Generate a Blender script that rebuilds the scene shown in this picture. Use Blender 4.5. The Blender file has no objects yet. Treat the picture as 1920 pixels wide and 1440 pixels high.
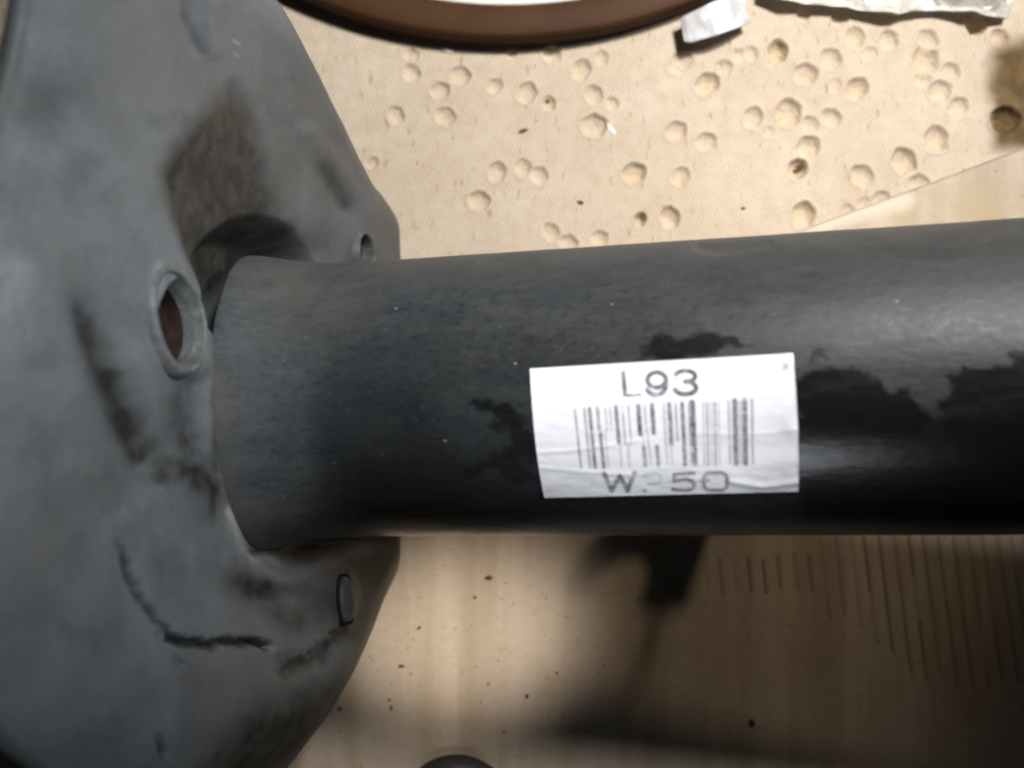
import bpy, math, random
import numpy as np
from mathutils import Vector, Matrix

S = bpy.context.scene
COL = S.collection
rnd = random.Random(5)

# ------------------------------------------------------------------ camera
H = 0.24            # camera height above the pitted board (metres)
FPX = 1600.0        # focal length in photo pixels (1920 wide)
cam_d = bpy.data.cameras.new("camera")
cam_d.sensor_width = 36.0
cam_d.lens = 30.0
cam_d.clip_start = 0.005
cam_d.clip_end = 20.0
cam_d.dof.use_dof = True
cam_d.dof.focus_distance = 0.170
cam_d.dof.aperture_fstop = 14.0
cam = bpy.data.objects.new("camera", cam_d)
COL.objects.link(cam)
cam.location = (0, 0, H)
S.camera = cam

# ------------------------------------------------------------------ world and lamps
W = bpy.data.worlds.new("World")
S.world = W
W.use_nodes = True
W.node_tree.nodes["Background"].inputs[0].default_value = (0.8, 0.9, 1.0, 1)
W.node_tree.nodes["Background"].inputs[1].default_value = 0.008


def aim(o, target):
    d = Vector(target) - o.location
    o.rotation_euler = d.to_track_quat('-Z', 'Y').to_euler()


def lamp(name, kind, loc, target, power, color, size=0.1, spot=60, blend=1.0):
    l = bpy.data.lights.new(name, kind)
    l.energy = power
    l.color = color
    if kind == 'AREA':
        l.shape = 'DISK'
        l.size = size
    else:
        l.shadow_soft_size = size
        if kind == 'SPOT':
            l.spot_size = math.radians(spot)
            l.spot_blend = blend
    o = bpy.data.objects.new(name, l)
    COL.objects.link(o)
    o.location = loc
    aim(o, target)
    return o


# workshop lamp above the top right: lights the board
lamp("workshop_lamp", 'SPOT', (0.165, 0.25, 0.42), (0.045, 0.072, 0.0), 15.2, (1.0, 0.97, 0.93), 0.035, 47, 0.6)
# fill light added above the board: softens its shadows
lamp("board_fill", 'SPOT', (0.25, 0.21, 0.46), (0.062, 0.088, 0.0), 4.2, (1.0, 0.96, 0.90), 0.05, 24, 1.0)
# extra fill spot added further right: lights the face of the seat
lamp("seat_fill", 'SPOT', (0.26, 0.10, 0.36), (-0.058, 0.006, 0.108), 11.5, (0.91, 0.96, 1.0), 0.03, 21, 1.0)
# fill spot added on the near side, aimed at the label
lamp("label_fill", 'SPOT', (0.03, -0.35, 0.35), (0.028, -0.012, 0.095), 2.6, (0.90, 0.95, 1.0), 0.02, 10.0, 0.8)
# small added spot making the warm pool on the cardboard
pool = lamp("pool_spot", 'SPOT', (0.0, -0.22, 0.34), (-0.015, -0.0685, 0.0), 8.2, (1.0, 0.91, 0.80), 0.012, 8.8, 1.0)
pool.scale = (1.5, 1.0, 1.0)   # stretches the spot into an oval
# low spot added behind: its light passes under the tube
lamp("under_spot", 'SPOT', (0.20, 0.42, 0.34), (0.07, -0.02, 0.0), 3.6, (1.0, 0.84, 0.62), 0.018, 19, 1.0)
# cool disc light added to give the sheen along the tube
lamp("sheen_light", 'AREA', (0.17, 0.26, 0.58), (0.07, 0.0, 0.1), 0.09, (0.75, 0.88, 1.0), 0.10)

vs = S.view_settings
vs.view_transform = 'Standard'
vs.look = 'None'
vs.exposure = 0.0
vs.gamma = 1.0
S.cycles.max_bounces = 6
S.cycles.filter_width = 2.0


# ------------------------------------------------------------------ numeric helpers
def at(px, py, z):
    """world point on height z seen at photo pixel (px, py)"""
    d = H - z
    return np.array([(px - 960.0) / FPX * d, (720.0 - py) / FPX * d, z])


def proj(P):
    P = np.asarray(P)
    d = H - P[..., 2]
    return 960.0 + P[..., 0] / d * FPX, 720.0 - P[..., 1] / d * FPX


def _hash(ix, iy, seed):
    n = (ix.astype(np.int64) * 374761393 + iy.astype(np.int64) * 668265263 + seed * 1442695041) & 0x7fffffff
    n = ((n ^ (n >> 13)) * 1274126177) & 0x7fffffff
    n = (n ^ (n >> 16)) & 0xffff
    return n / 65535.0


def vnoise(x, y, seed=0):
    ix, iy = np.floor(x), np.floor(y)
    fx, fy = x - ix, y - iy
    fx = fx * fx * (3 - 2 * fx)
    fy = fy * fy * (3 - 2 * fy)
    a = _hash(ix, iy, seed); b = _hash(ix + 1, iy, seed)
    c = _hash(ix, iy + 1, seed); d = _hash(ix + 1, iy + 1, seed)
    return (a + (b - a) * fx) * (1 - fy) + (c + (d - c) * fx) * fy


def fbm(x, y, seed=0, oct=4):
    v = 0; a = 0.5
    for i in range(oct):
        v = v + a * vnoise(x * 2 ** i, y * 2 ** i, seed + i * 17)
        a *= 0.5
    return v / (1 - 0.5 ** oct)


def sstep(a, b, x):
    t = np.clip((x - a) / (b - a), 0, 1)
    return t * t * (3 - 2 * t)


def dist_poly(X, Y, pts, closed=False):
    pts = [np.array(p, float) for p in pts]
    if closed:
        pts = pts + [pts[0]]
    best = np.full(np.shape(X), 1e9)
    for p, q in zip(pts[:-1], pts[1:]):
        d = q - p
        L = max(d @ d, 1e-9)
        t = np.clip(((X - p[0]) * d[0] + (Y - p[1]) * d[1]) / L, 0, 1)
        best = np.minimum(best, np.hypot(X - p[0] - t * d[0], Y - p[1] - t * d[1]))
    return best


def inside(X, Y, pts):
    r = np.zeros(np.shape(X), bool)
    n = len(pts)
    for i in range(n):
        x0, y0 = pts[i]; x1, y1 = pts[(i + 1) % n]
        if y0 == y1:
            continue
        c = ((y0 > Y) != (y1 > Y)) & (X < (x1 - x0) * (Y - y0) / (y1 - y0) + x0)
        r ^= c
    return r


def soft_poly(X, Y, pts, blur):
    d = dist_poly(X, Y, pts, True)
    s = np.where(inside(X, Y, pts), d, -d)
    return sstep(-blur, blur, s)


def ridge(X, Y, pts, w):
    return np.exp(-(dist_poly(X, Y, pts) / w) ** 2)


def blob(X, Y, x, y, sx, sy=None, ang=0):
    sy = sy or sx
    c, s = math.cos(math.radians(ang)), math.sin(math.radians(ang))
    u = (X - x) * c + (Y - y) * s
    v = -(X - x) * s + (Y - y) * c
    return np.exp(-(u / sx) ** 2 - (v / sy) ** 2)


# ------------------------------------------------------------------ mesh helpers
def make(name, verts, faces, material, parent=None, attrs=None, smooth=True):
    """one mesh object from numpy arrays; faces all of one size"""
    verts = np.asarray(verts, np.float32).reshape(-1, 3)
    me = bpy.data.meshes.new(name)
    if isinstance(faces, np.ndarray):
        n, k = faces.shape
        me.vertices.add(len(verts))
        me.vertices.foreach_set("co", verts.ravel())
        me.loops.add(n * k)
        me.loops.foreach_set("vertex_index", faces.astype(np.int32).ravel())
        me.polygons.add(n)
        me.polygons.foreach_set("loop_start", np.arange(0, n * k, k, dtype=np.int32))
        me.update(calc_edges=True)
    else:
        me.from_pydata(verts.tolist(), [], faces)
        me.update()
    me.validate()
    if smooth:
        me.polygons.foreach_set("use_smooth", np.ones(len(me.polygons), bool))
    for k_, v in (attrs or {}).items():
        a = me.attributes.new(k_, 'FLOAT', 'POINT')
        a.data.foreach_set("value", np.asarray(v, np.float32).ravel())
    me.materials.append(material)
    o = bpy.data.objects.new(name, me)
    COL.objects.link(o)
    if parent is not None:
        o.parent = parent
    return o


def grid_faces(n, m, wrap=False):
    i = np.arange(n - 1)[:, None]
    j = np.arange(m if wrap else m - 1)[None, :]
    j2 = (j + 1) % m
    a = i * m + j; b = i * m + j2; c = (i + 1) * m + j2; d = (i + 1) * m + j
    return np.stack([a + 0 * b, b, c, d], -1).reshape(-1, 4)


def thing(o, label, cat, group=None):
    o["label"] = label
    o["category"] = cat
    if group:
        o["group"] = group
    return o


def empty(name, loc=(0, 0, 0)):
    o = bpy.data.objects.new(name, None)
    o.empty_display_size = 0.01
    COL.objects.link(o)
    o.location = loc
    return o


# ------------------------------------------------------------------ materials
class NT:
    def __init__(s, name, rough=0.5, spec=0.5):
        s.m = bpy.data.materials.new(name)
        s.m.use_nodes = True
        s.t = s.m.node_tree
        s.b = s.t.nodes["Principled BSDF"]
        s.b.inputs["Roughness"].default_value = rough
        s.b.inputs["Specular IOR Level"].default_value = spec
        s.co = s.n("ShaderNodeTexCoord").outputs["Object"]

    def n(s, t, **kw):
        x = s.t.nodes.new(t)
        for k, v in kw.items():
            setattr(x, k, v)
        return x

    def put(s, sock, v):
        if isinstance(v, bpy.types.NodeSocket):
            s.t.links.new(v, sock)
        elif isinstance(v, tuple) and len(v) == 3 and sock.type == 'RGBA':
            sock.default_value = (*v, 1)
        else:
            sock.default_value = v

    def math(s, op, a, b=0.0, clamp=False):
        x = s.n("ShaderNodeMath", operation=op, use_clamp=clamp)
        s.put(x.inputs[0], a); s.put(x.inputs[1], b)
        return x.outputs[0]

    def ramp(s, v, a, b, lo=0.0, hi=1.0):
        x = s.n("ShaderNodeMapRange", interpolation_type='SMOOTHSTEP')
        s.put(x.inputs[0], v)
        for i, q in zip((1, 2, 3, 4), (a, b, lo, hi)):
            x.inputs[i].default_value = q
        return x.outputs[0]

    def mapped(s, scale=(1, 1, 1), rot=(0, 0, 0)):
        x = s.n("ShaderNodeMapping")
        s.put(x.inputs[0], s.co)
        x.inputs["Scale"].default_value = scale
        x.inputs["Rotation"].default_value = rot
        return x.outputs[0]

    def noise(s, scale, detail=4, vec=None, rough=0.55, dist=0.0):
        x = s.n("ShaderNodeTexNoise")
        s.put(x.inputs["Vector"], vec or s.co)
        x.inputs["Scale"].default_value = scale
        x.inputs["Detail"].default_value = detail
        x.inputs["Roughness"].default_value = rough
        x.inputs["Distortion"].default_value = dist
        return x.outputs["Fac"]

    def voro(s, scale, vec=None, feature='F1'):
        x = s.n("ShaderNodeTexVoronoi", feature=feature)
        s.put(x.inputs["Vector"], vec or s.co)
        x.inputs["Scale"].default_value = scale
        return x

    def wave(s, scale, vec, dist=0.0, dscale=1.0, direction='X'):
        x = s.n("ShaderNodeTexWave", wave_type='BANDS', bands_direction=direction)
        s.put(x.inputs["Vector"], vec)
        x.inputs["Scale"].default_value = scale
        x.inputs["Distortion"].default_value = dist
        x.inputs["Detail Scale"].default_value = dscale
        return x.outputs["Fac"]

    def attr(s, name):
        return s.n("ShaderNodeAttribute", attribute_name=name).outputs["Fac"]

    def mix(s, f, a, b):
        x = s.n("ShaderNodeMix", data_type='RGBA')
        s.put(x.inputs[0], f); s.put(x.inputs[6], a); s.put(x.inputs[7], b)
        return x.outputs[2]

    def color(s, v): s.put(s.b.inputs["Base Color"], v)
    def rough(s, v): s.put(s.b.inputs["Roughness"], v)

    def bump(s, h, dist, strength=1.0):
        x = s.n("ShaderNodeBump")
        s.put(x.inputs["Height"], h)
        x.inputs["Distance"].default_value = dist
        x.inputs["Strength"].default_value = strength
        s.t.links.new(x.outputs[0], s.b.inputs["Normal"])


# dusty grey primer of the seat
m = NT("seat_paint", 0.5, 0.3)
mott = m.noise(90, 6)
c = m.mix(m.ramp(mott, 0.3, 0.7), (0.054, 0.061, 0.068), (0.074, 0.082, 0.088))
fine = m.noise(900, 5)
c = m.mix(m.ramp(fine, 0.35, 0.75, 0, 0.18), c, (0.135, 0.132, 0.122))
c = m.mix(m.ramp(m.noise(38, 6), 0.45, 0.70, 0, 0.40), c, (0.060, 0.058, 0.050))
c = m.mix(m.ramp(m.noise(75, 6, rough=0.7), 0.55, 0.75, 0, 0.4), c, (0.042, 0.046, 0.050))
rustn = m.noise(160, 5)
c = m.mix(m.ramp(rustn, 0.60, 0.74, 0, 0.5), c, (0.085, 0.070, 0.050))
dirt = m.attr("dirt")  # grime, plus painted shade of gaps, hollows, lower rim and corner
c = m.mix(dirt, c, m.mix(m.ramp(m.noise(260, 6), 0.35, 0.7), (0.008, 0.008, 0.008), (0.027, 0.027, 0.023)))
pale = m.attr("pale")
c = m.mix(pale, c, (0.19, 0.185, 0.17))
v = m.voro(520)
fleck = m.math('MULTIPLY', m.ramp(v.outputs["Distance"], 0.05, 0.12, 1, 0), m.ramp(m.noise(70, 2), 0.66, 0.74))
c = m.mix(fleck, c, (0.28, 0.28, 0.27))
m.color(c)
m.rough(m.ramp(mott, 0.25, 0.75, 0.42, 0.58))
m.bump(m.math('ADD', m.math('MULTIPLY', fine, 0.35), mott), 0.0006, 0.5)
M_SEAT = m.m

# rusty hole lining
m = NT("hole_rust", 0.75, 0.2)
m.color(m.mix(m.ramp(m.noise(500, 5), 0.35, 0.7), (0.007, 0.0035, 0.003), (0.026, 0.010, 0.007)))
m.bump(m.noise(900, 4), 0.0004, 0.6)
M_RUST = m.m
m = NT("hole_black", 0.9, 0.1)
m.color(m.mix(m.noise(700, 3), (0.006, 0.006, 0.006), (0.014, 0.012, 0.011)))
M_BLACK = m.m
# worn hole lip: dusty paint with bare metal
m = NT("lip_paint", 0.62, 0.25)
c = m.mix(m.ramp(m.noise(420, 5), 0.35, 0.72), (0.048, 0.052, 0.053), (0.088, 0.090, 0.086))
c = m.mix(m.ramp(m.noise(230, 4), 0.64, 0.76, 0, 0.6), c, (0.20, 0.175, 0.13))
m.color(c)
m.bump(m.noise(900, 4), 0.0004, 0.5)
M_LIP = m.m

# black tube paint under dust
m = NT("tube_paint", 0.4, 0.32)
dust = m.attr("dust")
st = m.noise(300, 6, m.mapped((0.25, 1, 1)))
c = m.mix(m.ramp(st, 0.3, 0.75), (0.037, 0.042, 0.046), (0.053, 0.057, 0.059))
grime = m.noise(1100, 6, m.mapped((0.5, 1, 1)), 0.7)
dmask = m.math('MULTIPLY', dust, m.ramp(grime, 0.25, 0.6, 0.55, 1.0))
c = m.mix(dmask, (0.0050, 0.0057, 0.0065), c)
v = m.voro(420, m.mapped((0.55, 1, 1), (0, 0, 0.4)))
fleck = m.math('MULTIPLY', m.ramp(v.outputs["Distance"], 0.03, 0.10, 0.8, 0), m.ramp(m.noise(130, 3), 0.55, 0.62))
c = m.mix(m.math('MULTIPLY', fleck, m.ramp(dust, 0.05, 0.3)), c, (0.22, 0.225, 0.22))
gr2 = m.noise(1500, 3, rough=0.7)
c = m.mix(m.math('MULTIPLY', m.ramp(gr2, 0.62, 0.76, 0, 0.4), m.ramp(dust, 0.05, 0.4)), c, (0.16, 0.16, 0.155))
c = m.mix(m.math('MULTIPLY', m.attr("brown"), m.ramp(m.noise(120, 5), 0.3, 0.7, 0.3, 1)), c, (0.070, 0.062, 0.051))
m.color(c)
m.rough(m.ramp(dmask, 0.05, 0.6, 0.22, 0.52))
m.bump(m.math('ADD', st, m.math('MULTIPLY', grime, 0.5)), 0.00022, 0.6)
M_TUBE = m.m

# sticker paper
m = NT("sticker_paper", 0.38, 0.4)
ink = m.attr("ink")
sm = m.noise(260, 5, m.mapped((0.5, 1, 1)))
c = m.mix(m.math('MULTIPLY', m.attr("smudge"), m.ramp(sm, 0.35, 0.65)), (0.71, 0.71, 0.76), (0.48, 0.48, 0.52))
wear = m.ramp(m.noise(1400, 4), 0.30, 0.62, 0.75, 1.0)
c = m.mix(m.math('MULTIPLY', ink, wear), c, (0.055, 0.055, 0.065))
m.color(c)
m.bump(m.noise(700, 3), 0.0002, 0.25)
M_LABEL = m.m

# pitted fibre board with screen pattern
m = NT("fibre_board", 0.8, 0.2)
RB = (0, 0, math.radians(-28))
w1 = m.wave(290, m.mapped((1, 1, 1), RB), 3.5, 14)
w2 = m.wave(330, m.mapped((1, 1, 1), RB), 3.5, 11, 'Y')
weave = m.math('MULTIPLY', w1, w2)
big = m.noise(28, 5)
c = m.mix(m.ramp(big, 0.3, 0.72), (0.53, 0.445, 0.355), (0.60, 0.515, 0.425))
c = m.mix(m.ramp(m.noise(240, 5), 0.35, 0.7, 0, 0.5), c, (0.49, 0.39, 0.285))
c = m.mix(m.math("MULTIPLY", m.ramp(weave, 0.0, 0.22, 0.45, 0.0), m.math("MULTIPLY", m.ramp(m.attr("pit"), 0.1, 0.5, 1.0, 0.2), m.ramp(m.noise(110, 5, rough=0.7), 0.35, 0.65, 0.35, 1.15))), c, (0.31, 0.22, 0.135))
fib = m.noise(700, 4, m.mapped((1, 0.25, 1), (0, 0, math.radians(35))))
c = m.mix(m.ramp(fib, 0.60, 0.72, 0, 0.6), c, (0.24, 0.155, 0.085))
c = m.mix(m.math('MULTIPLY', m.attr("pit"), m.ramp(m.noise(500, 3), 0.3, 0.7, 0.3, 0.9)), c, (0.45, 0.34, 0.21))
c = m.mix(m.attr("stain"), c, m.mix(m.ramp(m.noise(180, 5), 0.3, 0.7), (0.085, 0.052, 0.020), (0.15, 0.098, 0.045)))
m.color(c)
m.bump(m.math('ADD', weave, m.math('MULTIPLY', fib, 0.5)), 0.0003, 0.6)
M_BOARD = m.m

# cardboard
m = NT("cardboard", 0.6, 0.3)
st = m.noise(120, 5, m.mapped((1, 0.06, 1), (0, 0, math.radians(3))))
st2 = m.noise(60, 3, m.mapped((1, 0.10, 1), (0, 0, math.radians(-2))))
c = m.mix(m.ramp(st, 0.3, 0.72), (0.33, 0.26, 0.185), (0.455, 0.37, 0.28))
c = m.mix(m.ramp(st2, 0.38, 0.7, 0, 0.45), c, (0.40, 0.335, 0.285))
grain = m.noise(1500, 4, m.mapped((0.3, 1, 1)))
c = m.mix(m.ramp(grain, 0.45, 0.8, 0, 0.35), c, (0.24, 0.175, 0.11))
c = m.mix(m.ramp(m.noise(45, 5), 0.55, 0.75, 0, 0.55), c, (0.30, 0.24, 0.15))
v = m.voro(430)
fleck = m.math('MULTIPLY', m.ramp(v.outputs["Distance"], 0.06, 0.15, 1, 0), m.ramp(m.noise(150, 3), 0.46, 0.54))
c = m.mix(fleck, c, (0.07, 0.05, 0.032))
c = m.mix(m.attr("groove"), c, (0.11, 0.078, 0.048))
c = m.mix(m.math('MULTIPLY', m.attr("stain"), m.ramp(m.noise(90, 5), 0.35, 0.65)), c, (0.36, 0.285, 0.175))
c = m.mix(m.attr("pale"), c, (0.56, 0.50, 0.41))
m.color(c)
m.bump(m.math('ADD', grain, st), 0.0002, 0.35)
M_CARD = m.m

m = NT("dark_ground", 0.85, 0.2)
m.color(m.mix(m.noise(30, 5), (0.05, 0.045, 0.04), (0.09, 0.08, 0.07)))
M_GROUND = m.m

# brown ring
m = NT("brown_ring", 0.6, 0.15)
gr = m.n("ShaderNodeTexWave", wave_type='RINGS', rings_direction='Z')
m.put(gr.inputs["Vector"], m.co)
gr.inputs["Scale"].default_value = 420
gr.inputs["Distortion"].default_value = 3.0
gr.inputs["Detail Scale"].default_value = 0.6
c = m.mix(m.ramp(gr.outputs["Fac"], 0.1, 0.9), (0.046, 0.019, 0.007), (0.064, 0.028, 0.010))
c = m.mix(m.ramp(m.noise(55, 5), 0.4, 0.7, 0, 0.6), c, (0.036, 0.016, 0.006))
m.color(c)
m.bump(gr.outputs["Fac"], 0.0001, 0.4)
M_BROWN = m.m
m = NT("white_core", 0.6, 0.3)
m.color(m.mix(m.noise(60, 4), (0.72, 0.69, 0.64), (0.82, 0.80, 0.76)))
M_WHITE = m.m

# clear-white plastic film
m = NT("plastic_film", 0.10, 0.8)
m.color(m.mix(m.ramp(m.noise(60, 4), 0.35, 0.7), (0.62, 0.59, 0.53), (0.78, 0.76, 0.71)))
m.b.inputs["Transmission Weight"].default_value = 0.35
m.bump(m.noise(160, 4, dist=1.5), 0.002, 0.8)
M_FILM = m.m
m = NT("foil_strip", 0.22, 0.6)
m.color(m.mix(m.ramp(m.noise(150, 3), 0.35, 0.65), (0.40, 0.40, 0.41), (0.62, 0.62, 0.63)))
m.bump(m.noise(180, 3), 0.0005, 0.4)
M_FOIL = m.m

m = NT("black_rubber", 0.55, 0.4)
m.color(m.mix(m.noise(300, 5), (0.010, 0.010, 0.010), (0.028, 0.027, 0.025)))
m.bump(m.noise(900, 4), 0.0003, 0.5)
M_RUBBER = m.m
m = NT("crumb_dark", 0.8, 0.2)
m.color(m.mix(m.noise(1500, 4), (0.03, 0.021, 0.013), (0.11, 0.075, 0.045)))
M_CRUMB = m.m
m = NT("chip_pale", 0.5, 0.3)
m.color(m.mix(m.noise(900, 3), (0.60, 0.58, 0.55), (0.75, 0.73, 0.70)))
M_CHIP = m.m
m = NT("bracket_paint", 0.45, 0.4)
m.color(m.mix(m.noise(200, 5), (0.010, 0.011, 0.012), (0.035, 0.034, 0.032)))
M_BRACKET = m.m

# ------------------------------------------------------------------ the setting
g = make("ground", [(-0.8, -0.8, -0.006), (0.8, -0.8, -0.006), (0.8, 0.8, -0.006), (-0.8, 0.8, -0.006)],
         [(0, 1, 2, 3)], M_GROUND)
g["kind"] = "structure"


def axis_coords(lo, hi, step, out_lo, out_hi):
    mid = np.arange(lo, hi + step * 0.5, step)
    a = np.linspace(out_lo, lo, 14)[:-1]
    b = np.linspace(hi, out_hi, 14)[1:]
    return np.concatenate([a, mid, b])


def slab(name, xs, ys, ztop, thick, material, attrs):
    """sheet with thickness: top grid plus underside and edge walls"""
    X, Y = np.meshgrid(xs, ys, indexing='ij')
    n, mm = X.shape
    top = np.stack([X, Y, ztop], -1).reshape(-1, 3)
    F = [grid_faces(n, mm)]
    loop = [i * mm for i in range(n)] + [(n - 1) * mm + j for j in range(1, mm)] + \
           [i * mm + mm - 1 for i in range(n - 2, -1, -1)] + [j for j in range(mm - 2, 0, -1)]
    loop = np.array(loop)
    base = len(top)
    low = top[loop].copy()
    low[:, 2] = thick
    k = len(loop)
    i = np.arange(k)
    F.append(np.stack([loop, base + i, base + (i + 1) % k, loop[(i + 1) % k]], -1))
    at_ = {}
    for key, v in attrs.items():
        at_[key] = np.concatenate([v.ravel(), v.reshape(-1)[loop] * 0])
    return make(name, np.concatenate([top, low]), np.concatenate(F), material, None, at_)


PITS = [(772,137,17,.5),(863,142,19,.5),(825,170,18,.5),(928,162,15,.5),(988,174,20,.5),(1029,194,14,.7),(742,216,17,.5),(835,218,19,.5),
 (772,103,14,.4),(1035,101,17,.5),(1090,131,20,.5),(1128,109,14,.5),(1114,178,18,.5),(1148,194,13,.5),(1114,236,24,.55),(1268,246,20,.5),
 (1274,119,22,.4),(932,323,19,.55),(981,315,17,.5),(1011,329,17,.5),(898,376,20,.55),(1189,325,22,.75),(1276,331,18,.5),(1201,412,13,1.7),
 (1256,408,20,.7),(1033,435,17,.5),(1066,457,18,.5),(1124,447,16,.5),(698,305,12,.6),(960,101,11,.4),(1459,96,21,1.1),(1408,101,15,.5),
 (1387,105,14,.45),(1357,126,16,.5),(1326,158,23,.65),(1285,112,15,.4),(1603,71,20,.5),(1667,75,19,.6),(1558,111,21,.5),(1511,139,22,.6),
 (1631,101,15,.35),(1607,167,22,.65),(1566,161,14,.3),(1736,113,27,.6),(1783,135,18,.55),(1731,150,15,.45),(1762,171,22,.5),(1796,202,20,.5),
 (1412,221,20,.55),(1479,212,26,.6),(1519,234,17,.5),(1558,221,19,.55),(1440,247,12,.3),(1515,276,22,.65),(1496,317,20,1.1),(1755,261,24,.55),
 (1695,302,25,.65),(1616,330,22,.5),(1723,345,20,.5),(1652,375,18,.5),(1620,382,13,.4),(1507,403,24,.7),(1830,45,22,1.1),(1875,71,18,.7),
 (1886,225,28,.9),(1324,266,19,.5),(1575,34,18,.5),(1507,26,16,.5),(1590,397,14,.4),(1740,75,20,.5),(1447,120,9,.4),(1262,420,10,.8)]
PX = H / FPX          # metres per photo pixel on the board

xs = axis_coords(-0.085, 0.155, 0.00042, -0.45, 0.45)
ys = axis_coords(0.015, 0.118, 0.00042, -0.4, 0.45)
X, Y = np.meshgrid(xs, ys, indexing='ij')
qx, qy = 960 + X / PX, 720 - Y / PX
Z = 0.00012 * (fbm(X * 120, Y * 120, 3) - 0.5)
pit = np.zeros_like(X)
for k, (px, py, r, dep) in enumerate(PITS):
    sel = (abs(qx - px) < r * 1.8) & (abs(qy - py) < r * 1.8)
    if not sel.any():
        continue
    ux, uy = qx[sel] - px, qy[sel] - py
    ang = np.arctan2(uy, ux)
    rr = np.hypot(ux, uy) / (r * (1 + 0.07 * np.sin(2 * ang + k) + 0.04 * np.sin(5 * ang + 2 * k)))
    prof = np.where(rr < 1, np.sqrt(np.clip(1 - (0.98 * rr) ** 2, 0, 1)), 0)
    prof = np.maximum(prof - 0.15, 0) / 0.85
    lip = 0.07 * np.exp(-((rr - 1.08) / 0.13) ** 2)
    rough = 1 + 0.35 * (fbm(ux / 6 + k, uy / 6, k, 3) - 0.5)
    Z[sel] = np.minimum(Z[sel], -prof * r * dep * 0.95 * PX * rough) + lip * r * PX
    pit[sel] = np.maximum(pit[sel], sstep(1.05, 0.8, rr) * min(1, dep))
wx = qx + 22 * (fbm(qx / 40, qy / 40, 8) - 0.5)
stain = sstep(1838, 1878, wx) * sstep(60, 110, qy + 0.3 * (qx - 1880)) * sstep(300, 262, qy)
board = slab("pitted_board", xs, ys, Z, -0.0058, M_BOARD, {"pit": pit, "stain": stain})
thing(board, "tan fibre board with a woven texture and many small round pits", "board")

# cardboard sheet laid over the board; its straight edge runs diagonally under the tube
E0, E1 = at(1920, 277, 0.0016), at(1480, 440, 0.0016)
ed = (E1 - E0)[:2]; ed /= np.linalg.norm(ed)          # along the edge, to the left
en = np.array([-ed[1], ed[0]])                         # below the edge
if en[1] > 0:
    en = -en
us = axis_coords(-0.075, 0.235, 0.00062, -0.25, 0.40)
vs_ = np.concatenate([np.arange(0, 0.185, 0.00062), np.linspace(0.187, 0.33, 14)])
U, V = np.meshgrid(us, vs_, indexing='ij')
wob = 0.0004 * (fbm(U * 90, U * 0 + 2, 5) - 0.5)
X = E0[0] + ed[0] * U + en[0] * (V + wob * (V < 0.002))
Y = E0[1] + ed[1] * U + en[1] * (V + wob * (V < 0.002))
dz = H - 0.0016
qx, qy = 960 + X / dz * FPX, 720 - Y / dz * FPX
Z = np.full_like(X, 0.0016) + 0.00025 * (fbm(X * 60, Y * 25, 21) - 0.5)
groove = np.zeros_like(X)
gr_ = random.Random(12)
for k in range(24):
    gx = 1318 + k * 27.5 + gr_.uniform(-3, 3)
    y0 = 1000 if k > 7 else 1045 + gr_.uniform(-8, 8)
    y1 = (1112 + gr_.uniform(-10, 12)) if k < 8 else min(1150 + (k - 8) * 22, 1270) + gr_.uniform(-18, 22)
    lean = 0.085 + 0.003 * k
    y = y0
    while y < y1:
        L = gr_.uniform(50, 170)
        ye = min(y + L, y1)
        a = gr_.uniform(0.2, 0.8)
        d = dist_poly(qx, qy, [(gx + (y - 1000) * lean, y), (gx + (ye - 1000) * lean, ye)])
        groove = np.maximum(groove, a * sstep(5.0, 0.8, d))
        y = ye + gr_.uniform(0, 8)
Z -= groove * 0.00045
sta = blob(qx, qy, 1720, 385, 90, 40) + blob(qx, qy, 1870, 400, 60, 50) + 0.8 * ridge(qx, qy, [(1700, 385), (1702, 430)], 8)
pale_ = sstep(30, 0, dist_poly(qx, qy, [(1480, 440), (1620, 395), (1700, 375)])) * 0.7
card = slab("cardboard_sheet", us, vs_, Z, 0.0002, M_CARD, {"groove": groove, "stain": np.clip(sta, 0, 1), "pale": pale_})
# the slab is built in (u, v); move its vertices to the real plan position
me = card.data
co = np.empty(len(me.vertices) * 3, np.float32)
me.vertices.foreach_get("co", co)
co = co.reshape(-1, 3)
u_, v_ = co[:, 0].copy(), co[:, 1].copy()
w_ = 0.0004 * (fbm(u_ * 90, u_ * 0 + 2, 5) - 0.5) * (v_ < 0.002)
co[:, 0] = E0[0] + ed[0] * u_ + en[0] * (v_ + w_)
co[:, 1] = E0[1] + ed[1] * u_ + en[1] * (v_ + w_)
me.vertices.foreach_set("co", co.ravel())
me.flip_normals()
me.update()
thing(card, "smooth brown cardboard sheet with pressed grooves lying over the pitted board", "cardboard sheet")

# ------------------------------------------------------------------ strut: axis frame
PL, PR = np.array([-0.0268, -0.0028, 0.0750]), np.array([0.086, 0.0013, 0.0970])
A = (PR - PL) / np.linalg.norm(PR - PL)
C = PL + A * ((-0.045 - PL[0]) / A[0])
UP = np.array([0, 0, 1.0]); UP = UP - (UP @ A) * A; UP /= np.linalg.norm(UP)
YV = np.cross(UP, A)
RT = 0.0262            # tube radius

strut = empty("strut", tuple(C))
thing(strut, "black strut tube with a white barcode sticker, welded to a round grey spring seat", "strut")


def child(o):
    o.parent = strut
    o.matrix_parent_inverse = Matrix.Translation(-Vector(C))
    return o


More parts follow.
